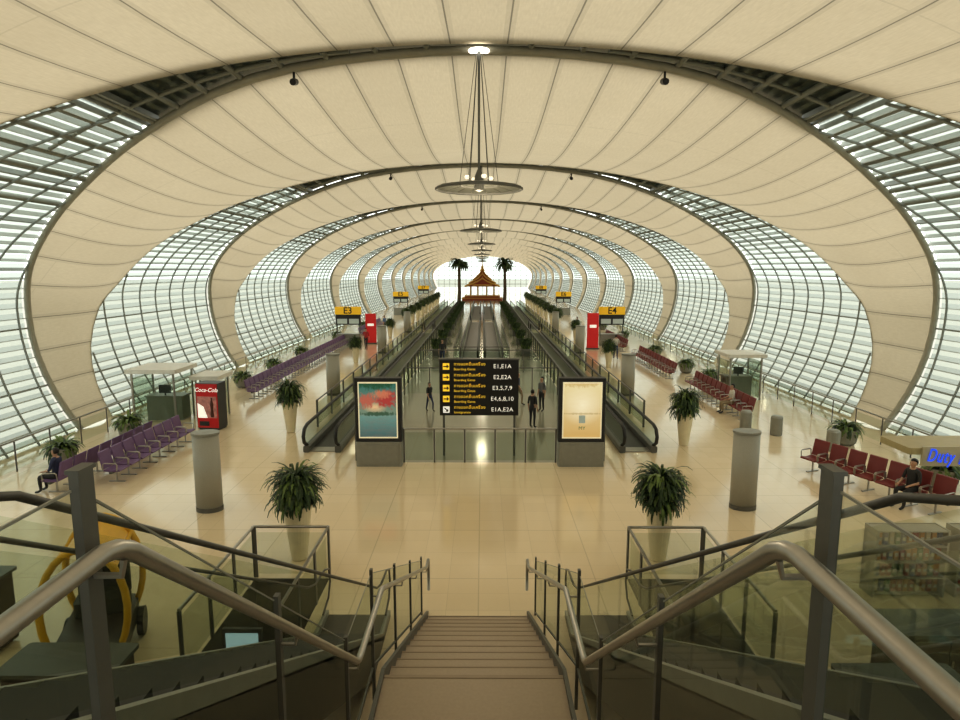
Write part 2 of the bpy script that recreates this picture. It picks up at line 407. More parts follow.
# ------------------------------------------------------------------ staircase
UF=4.62; LZ=2.2; HW=0.91
e=thing('staircase','brown granite stair with a mid landing and fine nosings','stairs')
def flight(y0,z0,y1,z1,n,hw):
    m=M(); dy=(y1-y0)/n; dz=(z0-z1)/n
    for i in range(n):
        zt=z0-dz*(i+1); ya=y0+dy*i
        m.box(-hw,hw,ya,ya+dy,max(0,zt-0.35),max(zt,0.004),0)
        m.box(-hw,hw,ya+dy-0.018,ya+dy+0.006,zt-0.015,max(zt,0)+0.004,1)
    return m.mesh('flight_of_steps',[STAIRM,STAIRD])
add('flight_of_steps',flight(1.7,UF,4.7,LZ,14,HW),e); add('flight_of_steps',flight(5.8,LZ,10.6,0,11,HW),e)
m=M(); m.box(-HW,HW,4.65,5.8,LZ-0.3,LZ,0); m.box(-HW,HW,5.76,5.808,LZ-0.03,LZ+0.005,1)
add('landing',m.mesh('landing',[STAIRM,STAIRD]),e)
for s in (-1,1):
    m=M(); x0,x1=sorted((s*HW,s*(HW+.04))); m.extr([(1.6,UF),(1.7,UF),(4.7,LZ+0.05),(5.85,LZ+0.05),(10.7,0.05),(10.7,0),(9.9,0),(5.75,LZ-0.4),(4.6,LZ-0.4),(1.6,UF-0.45)],x0,x1)
    add('stringer',m.mesh('stringer',STEELD),e)
m=M(); m.box(-1.3,1.3,-6,1.7,UF-0.35,UF); m.box(-16,16,-14,-0.6,UF-0.35,UF-.002)  # second box: unseen full-width slab, added to darken the near floor
struct('trim_91',m.mesh('upper_floor_deck',STAIRM),'upper landing deck with an unseen slab added to darken the floor below')
m=M(); m.box(-16,16,-2.2,-2.0,0,UF-.36)  # unseen wall added to block light coming from behind the camera
struct('light_block_wall',m.mesh('light_block_wall',mat('dark_wall',(.14,.115,.08),.7)),'added dark wall blocking light under the upper deck')
RX=0.93
for s in (-1,1):
    PX=1.06 if s>0 else 1.03
    e=thing('stair_handrail','brushed steel stair handrail with glass infill and flat posts','railing',(s*PX,0,0),0,(),'stair handrails')
    X=-(PX-RX)*s
    path=[(X,-1.2,UF+.925),(X,1.57,UF+.925),(X,1.63,UF+.91),(X,1.69,UF+.88),(X,4.62,3.16),(X,4.70,3.12),(X,4.8,3.11),(X,5.85,3.11),(X,5.93,3.08),(X,10.58,.96),(X,10.7,.93),(X,10.95,.93),(X,11.0,.88),(X,11.0,.3)]
    r=M(); r.tube(path,0.0275,16); add('handrail',r.mesh('handrail',STEEL,True),e)
    def gz(y):
        return float(np.interp(y,[-1.2,1.63,4.7,5.85,10.6,11],[UF,UF,LZ,LZ,0,0]))
    ys=[-1.0,1.66,3.15,4.7,5.85,7.4,9.0,10.65]
    for k,y in enumerate(ys):
        z=gz(y); m=M(); hh=1.13 if k!=1 else 1.15
        hw_=.033 if k==1 else .022
        m.box(-0.014,0.014,y-hw_,y+hw_,z-0.4 if z>0.5 else 0,z+hh)
        if k==1: m.box(-0.02,0.02,y-0.038,y+0.038,z+hh,z+hh+0.012)
        add('post',m.mesh('post',STEELD),e)
        b=M(); b.tube([(0,y,z+0.84),(X*0.9,y,z+0.84),(X,y,z+0.89)],0.011,6); add('bracket',b.mesh('bracket',STEEL),e)
    for y0,y1 in zip(ys[:-1],ys[1:]):
        a,b=y0+0.05,y1-0.05; m=M(); m.quad((0,a,gz(a)+0.08),(0,b,gz(b)+0.08),(0,b,gz(b)+1.08),(0,a,gz(a)+1.08)); add('glass_panel',m.mesh('glass_panel',GLF),e)
        m=M(); m.tube([(0,a,gz(a)+1.085),(0,b,gz(b)+1.085)],0.005,4); add('edge_trim',m.mesh('edge_trim',GREY),e)
        m=M(); m.tube([(0,a,gz(a)+0.08),(0,b,gz(b)+0.08)],0.015,4); add('bottom_rail',m.mesh('bottom_rail',STEELD),e)
for s in (-1,1):
    e=thing('escalator','grey escalator with tinted glass sides and black handrails','escalator',(s*2.2,0,0),0,(),'escalators beside the stair')
    m=M(); m.extr([(-1.5,UF-.1),(1.9,UF-.1),(9.9,0.05),(10.6,0.03),(10.6,0),(8.8,0),(1.9,UF-0.8),(-1.5,UF-0.8)],-0.6,0.6); add('truss_casing',m.mesh('truss_casing',mat('casing_dark',(.10,.09,.07),.4,.3)),e)
    m=M(); n=26
    for i in range(n):
        y=2.0+7.8*i/n; z=UF-0.2-4.5*(i)/n; m.box(-0.42,0.42,y,y+0.3,z-0.12,z+0.06)
    add('steps',m.mesh('steps',DARK),e)
    for q in (-1,1):
        x=q*0.56
        hp=[(x,0.5,UF+.3),(x,0.42,UF+.6),(x,0.55,UF+.86),(x,0.9,UF+.95),(x,1.9,UF+.95),(x,2.2,UF+.85),(x,9.5,1.15),(x,9.9,1.0),(x,10.5,.95),(x,10.8,.82),(x,10.86,.55),(x,10.7,.3),(x,10.3,.2)]
        h=M(); h.tube(hp,0.019,8); add('handrail',h.mesh('handrail',mat('escalator_handrail',(.06,.055,.045),.4),True),e)
        gm=M(); gm.v=[(x,0.5,UF+.25),(x,0.55,UF+.85),(x,1.0,UF+.93),(x,1.9,UF+.93),(x,1.9,UF+.1),(x,9.6,1.12),(x,9.8,0.15),(x,10.5,.93),(x,10.8,.6),(x,10.4,.15)]
        gm.face((0,4,3,2,1)); gm.face((4,6,5,3)); gm.face((6,9,8,7,5)); add('glass_side',gm.mesh('glass_side',GLF),e)
        k=M(); k.extr([(0.4,UF+.06),(1.9,UF+.06),(9.8,.16),(10.6,.12),(10.6,.04),(9.8,.04),(1.9,UF-.1),(0.4,UF-.1)],x-.04 if q<0 else x-.03,x+.03 if q<0 else x+.04); add('skirt',k.mesh('skirt',GREY),e)
# ------------------------------------------------------------------ travelators
def travelator(x,y0,y1,w=1.3):
    L=y1-y0; e=thing('moving_walkway','long moving walkway with dark belt and glass sides','moving walkway',(x,y0,0),0,(),'moving walkways')
    m=M(); m.box(-w/2+.18,w/2-.18,0,L,0.001,0.03); add('belt',m.mesh('belt',mat('belt_rubber',(0.03,0.03,0.027),0.4)),e)
    m=M(); m.box(-w/2+.2,w/2-.2,-0.5,0,0.001,0.035); m.box(-w/2+.2,w/2-.2,L,L+0.5,0.001,0.035); add('comb_plate',m.mesh('comb_plate',STEEL),e)
    for q in (-1,1):
        xx=q*(w/2-.1)
        m=M(); m.rbox(xx-.11,xx+.11,-0.6,L+0.6,0.001,0.24,0.05,axis='y'); add('skirt',m.mesh('skirt',STEELD),e)
        m=M(); hp=[(xx,-0.5,.25),(xx,-.82,.42),(xx,-.9,.65),(xx,-.75,.88),(xx,-.4,.97),(xx,L+.4,.97),(xx,L+.75,.88),(xx,L+.9,.65),(xx,L+.82,.42),(xx,L+.5,.25)]
        m.tube(hp,0.06,8); add('handrail',m.mesh('handrail',BLACK,True),e)
        m=M(); m.v=hp; m.face(range(len(hp))); add('glass_side',m.mesh('glass_side',GLS),e)
for s in (-1,1):
    travelator(s*5.5,21.5,62); travelator(s*5.5,66,108); travelator(s*0.85,43,75,1.4); travelator(s*0.85,79,108,1.4)

# ------------------------------------------------------------------ advertising light boxes
def poster(kind):
    k=NT('poster_'+kind); tc=k.n('ShaderNodeTexCoord'); sp=k.n('ShaderNodeSeparateXYZ'); k.l(tc.outputs['Generated'],sp.inputs[0])
    X,Z=sp.outputs[0],sp.outputs[2]
    def noise(sc_,st=(1,1,1),det=6):
        n=k.n('ShaderNodeTexNoise'); n.inputs['Scale'].default_value=sc_; n.inputs['Detail'].default_value=det
        mp=k.n('ShaderNodeMapping'); mp.inputs['Scale'].default_value=st; k.l(tc.outputs['Generated'],mp.inputs[0]); k.l(mp.outputs[0],n.inputs['Vector']); return n.outputs[0]
    def dist(cx,cz,ax,az):
        a=k.math('DIVIDE',k.math('SUBTRACT',X,cx),ax); b=k.math('DIVIDE',k.math('SUBTRACT',Z,cz),az)
        return k.math('SQRT',k.math('ADD',k.math('MULTIPLY',a,a),k.math('MULTIPLY',b,b)))
    def blob(cx,cz,ax,az,wob,soft=.5):
        return k.math('DIVIDE',k.math('SUBTRACT',1.0,k.math('ADD',dist(cx,cz,ax,az),wob)),soft,True)
    n1=noise(14,det=8); n2=noise(4,(1,1,5)); n3=noise(30)
    wob=k.math('MULTIPLY',k.math('SUBTRACT',n1,0.5),2.0)
    if kind=='a':
        sky=k.mix(Z,(.42,.42,.26),(.06,.22,.18)); water=k.mix(k.math('MULTIPLY',Z,2.2),(.02,.15,.15),(.20,.46,.38)); water=k.mix(k.math('MULTIPLY',n2,.6),water,(.32,.20,.15))
        c=k.mix(k.math('MULTIPLY',k.math('SUBTRACT',Z,0.38),12.0,True),water,sky)
        c=k.mix(blob(.42,.56,.35,.12,0.0,.9),c,(.95,.62,.32))
        c=k.mix(blob(.72,.72,.36,.20,wob),c,(.52,.06,.05)); c=k.mix(blob(.2,.68,.30,.16,wob),c,(.60,.16,.10))
        c=k.mix(k.math('MULTIPLY',blob(.6,.80,.28,.10,wob),.7),c,(.80,.30,.15))
        c=k.mix(blob(.5,1.0,.7,.13,wob),c,(.03,.11,.05)); c=k.mix(k.math('MULTIPLY',blob(.5,.43,.6,.05,wob),.85),c,(.04,.09,.04))
        c=k.mix(k.math('MULTIPLY',n3,.35),c,(.08,.12,.08))
    else:
        c=k.mix(Z,(.66,.42,.14),(.86,.76,.44)); c=k.mix(k.math('MULTIPLY',blob(.5,.6,.6,.4,0.0,1.0),.9),c,(1.0,.93,.68))
        c=k.mix(k.math('MULTIPLY',n2,.3),c,(.76,.55,.22)); c=k.mix(k.math('MULTIPLY',blob(.5,.44,.7,.02,wob),.5),c,(.45,.32,.12)); c=k.mix(k.math('MULTIPLY',blob(.5,1.0,.6,.08,wob),.6),c,(.60,.40,.12))
    em=k.n('ShaderNodeEmission'); em.inputs[1].default_value=0.9; k.l(c,em.inputs[0]); k.l(em.outputs[0],k.out.inputs[0]); return k.m
for s,kd,lb in ((-1,'a','illuminated advertising box with red tree and teal water poster'),(1,'b','illuminated advertising box with a pale yellow landscape poster')):
    e=thing('advertising_light_box',lb,'advertising display',(s*3.30+(.04 if s<0 else -.03),19.55,0),0,(),'advertising light boxes')
    m=M(); m.rbox(-.74,.74,-.2,.2,0,.82,.06); m.box(-.62,.62,-.215,-.2,.08,.74,0); add('base',m.mesh('base',GREY),e)
    m=M(); m.rbox(-.75,.75,-.17,.17,.82,2.9,.05); add('casing',m.mesh('casing',BLACK),e)
    m=M(); m.box(-.63,.63,-.178,-.17,.94,2.78); add('white_border',m.mesh('white_border',mat('poster_border',(.8,.72,.5),.5,emit=.45)),e)
    m=M(); m.box(-.59,.59,-.186,-.178,.99,2.73); add('poster',m.mesh('poster',poster(kd)),e)
    if s>0:
        m=M(); m.box(-.10,.10,-.192,-.186,1.45,1.7); add('poster_picture',m.mesh('poster_picture',mat('poster_blue',(.35,.42,.38),.5,emit=.3)),e)
        add('lettering',text_mesh('MY',.16,mat('poster_green',(.05,.25,.12),.5)),e,(-.0,-.195,1.28),FACE)
e=thing('direction_sign','black gate direction board with yellow arrows and white gate numbers','sign',(-0.03,20.6,0))
m=M(); m.box(-1.33,1.33,-.06,.06,1.42,3.32); add('board',m.mesh('board',mat('sign_black',(.012,.012,.012),.35)),e)
for x in (-1.2,1.2): add('post',cyl_mesh('post',1.42,.04,STEELD),e,(x,0,0))
m=M(); m.box(-1.36,1.36,-.07,.07,3.32,3.37); add('top_cap',m.mesh('top_cap',STEELD),e)
rows=['E1,E1A','E2,E2A','E3,5,7,9','E4,6,8,10','E1A,E2A']
def arrow(rot):
    a=M(); 
    P0=[(-.09,-.02),(.02,-.02),(.02,-.075),(.1,0),(.02,.075),(.02,.02),(-.09,.02)]
    a.v=[(x*math.cos(rot)-z*math.sin(rot),0,x*math.sin(rot)+z*math.cos(rot)) for x,z in P0]; a.face([0,1,5,6]); a.face([2,3,4]); return a.mesh('arrow',TXK)
for i,rw in enumerate(rows):
    z=3.1-i*.37
    m=M(); m.box(-1.22,-1.0,-.066,-.06,z-.11,z+.11); add('arrow_panel',m.mesh('arrow_panel',TXT if i<4 else TXW),e)
    add('arrow',arrow(0 if i<4 else -.8),e,(-1.11,-.07,z))
    add('lettering',text_mesh('ทางออกขึ้นเครื่อง',.14,TXT,align='LEFT',space=1.08),e,(-.85,-.066,z+.075),FACE)
    add('lettering',text_mesh('Boarding Gates' if i<4 else 'Immigration',.11,TXT,align='LEFT',space=1.05),e,(-.85,-.066,z-.095),FACE)
    add('gate_numbers',text_mesh(rw,.2,TXW,align='CENTER',space=1.06),e,(.78,-.066,z),FACE)
# ------------------------------------------------------------------ plants
def foliage(n,L0,L1,w,droop,mt,seed,r0=.12,e0=.25,e1=1.45):
    rnd=random.Random(seed); m=M()
    for i in range(n):
        a=rnd.uniform(0,2*math.pi); L=rnd.uniform(L0,L1); el=rnd.uniform(e0,e1); ca,sa=math.cos(a),math.sin(a)
        x=rnd.uniform(0,r0); z=0; pts=[]; seg=6; ang=el
        for k in range(seg+1):
            pts.append((x,z)); x+=L/seg*math.cos(ang); z+=L/seg*math.sin(ang); ang-=droop/seg*rnd.uniform(.7,1.3)
        b=len(m.v)
        for k,(px,pz) in enumerate(pts):
            ww=w*math.sin(math.pi*(k+.6)/(seg+1.0))*.5+.004
            m.v+=[(px*ca-ww*sa,px*sa+ww*ca,pz),(px*ca+ww*sa,px*sa-ww*ca,pz)]
        mi=0 if rnd.random()<.7 else 1
        for k in range(seg): m.face([b+2*k,b+2*k+1,b+2*k+3,b+2*k+2],mi)
    return m.mesh('foliage',mt)
pot=M(); pot.lathe([(.14,0),(.16,.03),(.28,1.06),(.32,1.10),(.32,1.16),(.27,1.16),(.25,1.08)],24); potm=pot.mesh('pot',CREAM,False)
soil=M(); soil.lathe([(.25,1.08),(.25,1.1)],20); soilm=soil.mesh('soil',SOIL)
def bush(seed):
    rnd=random.Random(seed); m=M()
    for i in range(620):
        a=rnd.uniform(0,2*math.pi); h0=rnd.random(); r0=rnd.uniform(0,.22); z0=h0*.6; L=rnd.uniform(.28,.64); ang=rnd.uniform(.1,1.5); ca,sa=math.cos(a),math.sin(a)
        x=r0; z=z0; pts=[]
        for k in range(6): pts.append((x,z)); x+=L/5*math.cos(ang); z+=L/5*math.sin(ang); ang-=.52*rnd.uniform(.6,1.2)
        b=len(m.v)
        for k,(px,pz) in enumerate(pts):
            ww=.05*math.sin(math.pi*(k+.6)/6)*.5+.004; m.v+=[(px*ca-ww*sa,px*sa+ww*ca,pz),(px*ca+ww*sa,px*sa-ww*ca,pz)]
        mi=0 if rnd.random()<.68 else 1
        for k in range(5): m.face([b+2*k,b+2*k+1,b+2*k+3,b+2*k+2],mi)
    return m.mesh('foliage',[LEAF,LEAF2])
fol=[bush(i) for i in range(2)]
def planter(x,y,k=0,sc_=1.0,lb='tall cream tapered pot with a compact bushy dark green fern'):
    thing('potted_fern',lb,'potted plant',(x,y,0),k*1.3,[('pot',potm),('soil',soilm),('foliage',fol[k%2],(0,0,1.15))],'potted ferns',sc_)
pl=[(-3.95,12.9,1.08),(3.95,12.9,1.08),(-7.45,23.7,1.05),(7.4,21.9,1.05),(-8.6,42,.95),(8.3,40,.95),(-8.6,58,.95),(8.5,56,.95)]
for q in range(9):
    for s in (-1,1): pl.append((s*8.3,68+q*6.0,1.15))
for i,(x,y,s_) in enumerate(pl): planter(x,y,i,s_)
bowl=M(); bowl.lathe([(.2,0),(.3,.1),(.36,.5),(.3,.5)],16); bowlm=bowl.mesh('pot',GREY); fs=foliage(150,.35,.62,.07,2.2,[LEAF2,LEAF],9)
for i,(x,y) in enumerate([(-13.6,19.5),(-13.4,23.0),(13.5,17.5),(13.3,22),(-12.9,33),(-12.9,38),(-12.9,44),(12.7,34),(12.7,38),(12.7,45),(-12.9,55),(12.9,56),(12.9,66),(-12.7,66)]):
    thing('potted_bush','low grey pot with a light green leafy bush beside the facade','potted plant',(x,y,0),i,[('pot',bowlm),('foliage',fs,(0,0,.45))],'potted bushes along the facade',1.2)
hb=M(); hb.rbox(-.3,.3,-.8,.8,0,.55,.05); hbm=hb.mesh('planter_box',STEELD)
hf=M(); rnd=random.Random(5)
for i in range(330):
    x=rnd.uniform(-.25,.25); y=rnd.uniform(-.75,.75); a=rnd.uniform(0,6.28); L=rnd.uniform(.3,.9)*(1-.35*abs(y)); b=len(hf.v); dx,dy=math.cos(a)*L*.45,math.sin(a)*L*.45
    hf.v+=[(x-.04,y,.5),(x+.04,y,.5),(x+dx*.6+.04,y+dy*.6,.5+L*.8),(x+dx*.6-.04,y+dy*.6,.5+L*.8),(x+dx*1.3,y+dy*1.3,.5+L)]
    hf.face([b,b+1,b+2,b+3],int(rnd.random()<.3)); hf.face([b+3,b+2,b+4],0)
hfm=hf.mesh('foliage',[LEAF,LEAF2])
for s in (-1,1):
    for q in range(9): thing('shrub_planter','dark planter box filled with dark green shrubs','planter',(s*3.3,46+q*7.0,0),0,[('planter_box',hbm),('foliage',hfm)],'shrub planters by the walkways')
def palm(x,y):
    tr=M(); tr.tube([(0,0,0),(.1,0,2),(.05,0,4.6),(0,0,7.6)],[.40,.34,.30,.28],10); fr=foliage(90,2.0,2.9,.5,2.3,[LEAF,LEAF],int(abs(x)*10),.2,.1,1.5)
    thing('palm_tree','tall palm tree with a dark round crown','tree',(x,y,0),0,[('trunk',tr.mesh('trunk',BARK)),('fronds',fr,(0,0,7.4))],'palms beside the pavilion')
palm(-4.7,126); palm(4.5,126)
e=thing('thai_pavilion','red and gold tiered roof thai pavilion on a platform','pavilion',(0,133,0),0,(),None,.92)
m=M(); m.box(-4.6,4.6,-3.4,3.4,0,.5); m.box(-4.0,4.0,-2.9,2.9,.5,1.0); m.box(-4.65,4.65,-3.45,3.45,.42,.55,1); m.box(-4.05,4.05,-2.95,2.95,.92,1.04,1); add('platform',m.mesh('platform',[mat('pavilion_base',(.30,.06,.02),.5),GOLD]),e)
cm=cyl_mesh('column',2.6,.16,GOLD)
for x in (-2.7,-1.0,1.0,2.7):
    for y in (-2,2): add('column',cm,e,(x,y,.9))
def gable(w,d,z,h):
    m=M(); pf=[(-w,z-.25),(-w*.6,z+h*.2),(-w*.3,z+h*.5),(0,z+h),(w*.3,z+h*.5),(w*.6,z+h*.2),(w,z-.25)]
    n=len(m.v); k=len(pf)
    for y in (-d,d):
        for x,zz in pf: m.v.append((x,y,zz))
    for i in range(k): j=(i+1)%k; m.face([n+i,n+j,n+k+j,n+k+i],0)
    m.face([n+i for i in range(k)],0); m.face([n+k+i for i in range(k)][::-1],0)
    for y in (-d-.05,d+.05): m.tube([(x,y,zz) for x,zz in pf],.16,6,1)
    m.box(-w*.55,w*.55,-d-.04,-d,z-.05,z+.2,1)
    m.tube([(0,-d-.1,z+h),(0,-d-.35,z+h+.6)],[.1,.02],6,1); return m.mesh('roof_tier',[REDR,GOLD])
for w_,d_,z_,h_ in ((4.0,3.0,3.4,1.6),(3.1,2.5,4.1,1.9),(2.1,1.9,4.9,2.2)): add('roof_tier',gable(w_,d_,z_,h_),e)
m=M(); m.lathe([(.5,6.6),(.55,6.9),(.3,7.2),(.35,7.4),(.15,7.8),(.05,8.8),(.01,9.6)],10); add('spire',m.mesh('spire',GOLD),e)
# ------------------------------------------------------------------ hanging lamps
ring=M(); rr=[(1.02*math.cos(a),1.02*math.sin(a),0) for a in np.linspace(0,2*math.pi,33)]; ring.tube(rr,.03,6); rr=[(.45*math.cos(a),.45*math.sin(a),.1) for a in np.linspace(0,2*math.pi,25)]; ring.tube(rr,.03,6); ringm=ring.mesh('ring',STEELD)
pet=M()
for k in range(16):
    a=2*math.pi*k/16; d=.185; 
    for (r0,r1,z0,z1) in ((.12,.5,.12,.1),(.53,1.0,.1,.02)):
        p=[(r0*math.cos(a-d),r0*math.sin(a-d),z0),(r1*math.cos(a-d),r1*math.sin(a-d),z1),(r1*math.cos(a+d),r1*math.sin(a+d),z1),(r0*math.cos(a+d),r0*math.sin(a+d),z0)]
        pet.hexa(p+[(x,y,z+.03) for x,y,z in p])
petm=pet.mesh('reflector_petals',mat('reflector',(.10,.10,.08),.4,.2))
hub=M(); hub.lathe([(.04,-.06),(.1,-.03),(.12,.1),(.1,.3),(.04,.45)],12); hubm=hub.mesh('hub',STEELD)
rod=M(); rod.tube([(0,0,.3),(0,0,3.1)],.028,6); rodm=rod.mesh('suspension_rod',STEELD)
wire=M(); wire.tube([(.46,0,.1),(.06,0,3.1)],.009,4); wirem=wire.mesh('cable',STEELD)
bulb=M(); bulb.lathe([(.05,.0),(.07,.04),(.05,.08)],8,(.3,0,.12)); bulbm=bulb.mesh('lamp_bulb',BULB)
for n in range(9):
    y=front(90)+n*P-.2
    prt=[('ring',ringm),('reflector_petals',petm),('hub',hubm),('suspension_rod',rodm)]+[('cable',wirem,(0,0,0),(0,0,k*math.pi/3)) for k in range(6)]+[('lamp_bulb',bulbm,(0,0,.1),(0,0,k*math.pi/2+.4)) for k in range(4)]
    thing('hanging_lamp','round dark segmented reflector disc hung on cables from the vault','lamp',(0,y,8.2),0,prt,'hanging lamps')
sp_=M(); sp_.tube([(0,0,.25),(0,0,0)],.03,6); sp_.tube([(0,-.12,-.07),(0,.12,0)],.08,10)
spm=sp_.mesh('spotlight',BLACK)
for n in range(3):
    for a in (75,105):
        x,z=spt(a,-.1); single('spotlight','small black spotlight fixed under the arch truss','light',spm,(x,front(a)+n*P,z-.22),0,'spotlights on the trusses')
sk=M(); sk.lathe([(.24,0),(.24,.02)],20); single('skylight_disc','round skylight at the crown of the arch, daylight as glow','light',sk.mesh('skylight_disc',BULB2),(0,front(90)-.2,11.28))  # emissive disc stands in for daylight through the crown skylight

# ------------------------------------------------------------------ seats
def seat_meshes(col):
    s=M(); s.extr([(-.24,.40),(-.22,.45),(.0,.425),(.2,.445),(.26,.43),(.25,.39),(0,.37)],-.26,.26); sm=s.mesh('seat',col)
    b=M(); b.extr([(-.22,.46),(-.27,.70),(-.33,.96),(-.37,.97),(-.37,.93),(-.31,.68),(-.27,.44)],-.26,.26); bm=b.mesh('backrest',col)
    a=M(); a.tube([(0,-.24,.42),(0,-.22,.62),(0,-.17,.65),(0,.16,.64),(0,.2,.6),(0,.18,.42)],.018,6); am=a.mesh('armrest',STEEL)
    l=M(); l.tube([(0,0,.38),(0,0,.03)],.028,8); l.box(-.03,.03,-.24,.24,0,.03); lm=l.mesh('leg',STEEL)
    r=M(); r.box(-.31,.31,-.04,.04,.33,.39); rm=r.mesh('beam',STEELD)
    return sm,bm,am,lm,rm
SP=seat_meshes(PURPLE); SR=seat_meshes(RED)
def seat_row(x,y0,n,S,rot,lb,group,step=.62,dx=0.0,dy=None):
    for i in range(n):
        thing('beam_seat',lb,'chair',(x+dx*i,y0+i*(dy if dy else step),0),rot,[('seat',S[0]),('backrest',S[1]),('armrest',S[2],(-.29,0,0)),('armrest',S[2],(.29,0,0)),('leg',S[3]),('beam',S[4])],group)
seat_row(-10.9,17.9,8,SP,-math.pi/2,'purple vinyl waiting seat with steel armrests','purple waiting seats')
seat_row(-12.1,17.0,8,SP,math.pi/2,'purple vinyl waiting seat with steel armrests','purple waiting seats')
seat_row(-11.2,30.0,36,SP,-math.pi/2,'purple vinyl waiting seat with steel armrests','purple waiting seats')
seat_row(-11.2,58.0,20,SP,-math.pi/2,'purple vinyl waiting seat with steel armrests','purple waiting seats')
AN=.38; SX,SY=-.62*math.sin(AN),.62*math.cos(AN)
seat_row(11.9,15.5,7,SR,math.pi/2+AN,'dark red vinyl waiting seat with steel armrests','red waiting seats',dx=SX,dy=SY)
seat_row(11.2,25.8,12,SR,math.pi/2,'dark red vinyl waiting seat with steel armrests','red waiting seats')
seat_row(11.0,35.8,14,SR,math.pi/2,'dark red vinyl waiting seat with steel armrests','red waiting seats')
seat_row(11.0,48.0,14,SR,math.pi/2,'dark red vinyl waiting seat with steel armrests','red waiting seats')

# ------------------------------------------------------------------ air columns, bins
ac=M(); ac.lathe([(.35,0),(.35,.12)],24,sy=.8); acb=ac.mesh('base',STEELD)
ac=M(); ac.lathe([(.34,.12),(.34,2.06)],48,sy=.8); acm=ac.mesh('perforated_casing',mat('perforated_grey',(.38,.37,.315),.5,.1,noise=.12,scale=90),True)
ac=M(); ac.lathe([(.36,2.06),(.36,2.12)],28,sy=.8); acc=ac.mesh('cap',GREY)
for x,y in ((-7.15,15.7),(7.05,15.9),(-7.5,31),(7.45,31),(-7.6,47),(7.5,47),(-7.6,63),(7.5,63)):
    thing('air_supply_column','rounded light grey air supply column standing on the floor','air vent',(x,y,0),0,[('base',acb),('perforated_casing',acm),('cap',acc)],'air supply columns')
b=M(); b.lathe([(.2,0),(.22,.04),(.22,.7),(.18,.76),(.1,.78)],18); binm=b.mesh('litter_bin',GREY)
for x,y in ((11.4,23.3),(10.6,24.2),(12.4,21.2)): single('litter_bin','small round grey metal litter bin on the tiles','bin',binm,(x,y,0),0,'litter bins')

# ------------------------------------------------------------------ gate signs
PALE=mat('pale_screen',(.42,.47,.42),.4,emit=.2)
def gate_sign(x,y,txt,s=.9,full=True):
    e=thing('gate_sign','yellow gate number sign over pale flight screens in a dark frame','sign',(x,y,0),0,(),'gate signs',s)
    for q in (-1,1): add('post',cyl_mesh('post',2.0,.05,STEELD),e,(q*1.05,0,0))
    m=M(); m.rbox(-1.2,1.2,-.18,.18,2.9,3.62,.05,axis='y'); add('sign_box',m.mesh('sign_box',YEL),e)
    m=M(); m.box(-1.15,1.15,-.14,.14,1.95,2.9); add('screen_housing',m.mesh('screen_housing',BLACK),e)
    add('lettering',text_mesh(txt,.84,TXK,bold=.012),e,(0,-.19,3.25),FACE)
    for q in (-.55,.55):
        m=M(); m.box(q-.46,q+.46,-.16,-.14,2.05,2.5); add('screen',m.mesh('screen',PALE),e)
    m=M(); m.rbox(-1.1,1.1,-.35,.35,0,1.05,.1); m.box(-1.15,1.15,-.4,.4,1.05,1.1); add('counter',m.mesh('counter',GREY),e)
gate_sign(-11.2,52,'E3'); gate_sign(10.9,52,'E4'); gate_sign(-11.5,88,'E5'); gate_sign(11.5,88,'E6'); gate_sign(-11.5,122,'E7'); gate_sign(11.5,122,'E8')
def totem(x,y,mt,lb,h=2.6,w=.9):
    m=M(); m.rbox(-w/2,w/2,-.12,.12,.12,h,.04); b=M(); b.box(-w/2-.05,w/2+.05,-.2,.2,0,.12)
    t_=M(); t_.box(-w*.3,w*.3,-.13,-.12,h*.6,h*.68)
    thing('sign_totem',lb,'sign',(x,y,0),0,[('panel',m.mesh('panel',mt)),('base',b.mesh('base',STEELD)),('white_band',t_.mesh('white_band',TXW))],'sign totems')
totem(-9.5,53,REDS,'red illuminated sign totem near the gate'); totem(8.9,49.5,REDS,'red illuminated sign totem near the gate',2.9)

# ------------------------------------------------------------------ kiosks
def kiosk(x,y,w,d,h,lb):
    e=thing('glass_kiosk',lb,'kiosk',(x,y,0))
    m=M(); m.rbox(-w/2-.2,w/2+.2,-d/2-.2,d/2+.2,h,h+.16,.08); add('canopy',m.mesh('canopy',WHITE),e)
    for a in (-1,1):
        for b_ in (-1,1): add('post',cyl_mesh('post',h,.045,STEEL),e,(a*w/2,b_*d/2,0))
    for (x0,y0,x1,y1) in ((-w/2,-d/2,w/2,-d/2),(w/2,-d/2,w/2,d/2),(-w/2,-d/2,-w/2,d/2)):
        m=M(); m.quad((x0,y0,.1),(x1,y1,.1),(x1,y1,h-.2),(x0,y0,h-.2)); add('glass_wall',m.mesh('glass_wall',GLS),e)
    m=M(); m.box(-w/2+.1,w/2-.1,0,d/2-.1,0,1.0); m.box(-w/2+.05,w/2-.05,-.05,d/2-.05,1.0,1.05); add('counter',m.mesh('counter',GREY),e)
    m=M(); m.box(-.25,.25,.1,.14,1.15,1.5); m.box(-.03,.03,.12,.15,1.05,1.15); add('monitor',m.mesh('monitor',DARK),e)
kiosk(-13.35,25.6,1.7,1.6,2.15,'glass kiosk with a flat white canopy and counter')
kiosk(-11.55,26.2,.85,1.2,1.75,'small glass booth with steel frame beside the vending machine')
kiosk(12.9,30.6,1.5,1.5,2.1,'glass kiosk with a pale grey canopy')
e=thing('vending_machine','red drinks vending machine with white script lettering and picture panel','vending machine',(-10.75,24.3,0),-.12)
m=M(); m.rbox(-.45,.45,-.35,.3,.05,1.88,.03); m.box(-.42,.42,-.3,.25,0,.05); add('cabinet',m.mesh('cabinet',DARK),e)
m=M(); m.box(-.44,.44,-.37,-.35,.1,1.86); add('front_panel',m.mesh('front_panel',mat('cola_red',(.50,.01,.012),.35,emit=.05)),e)
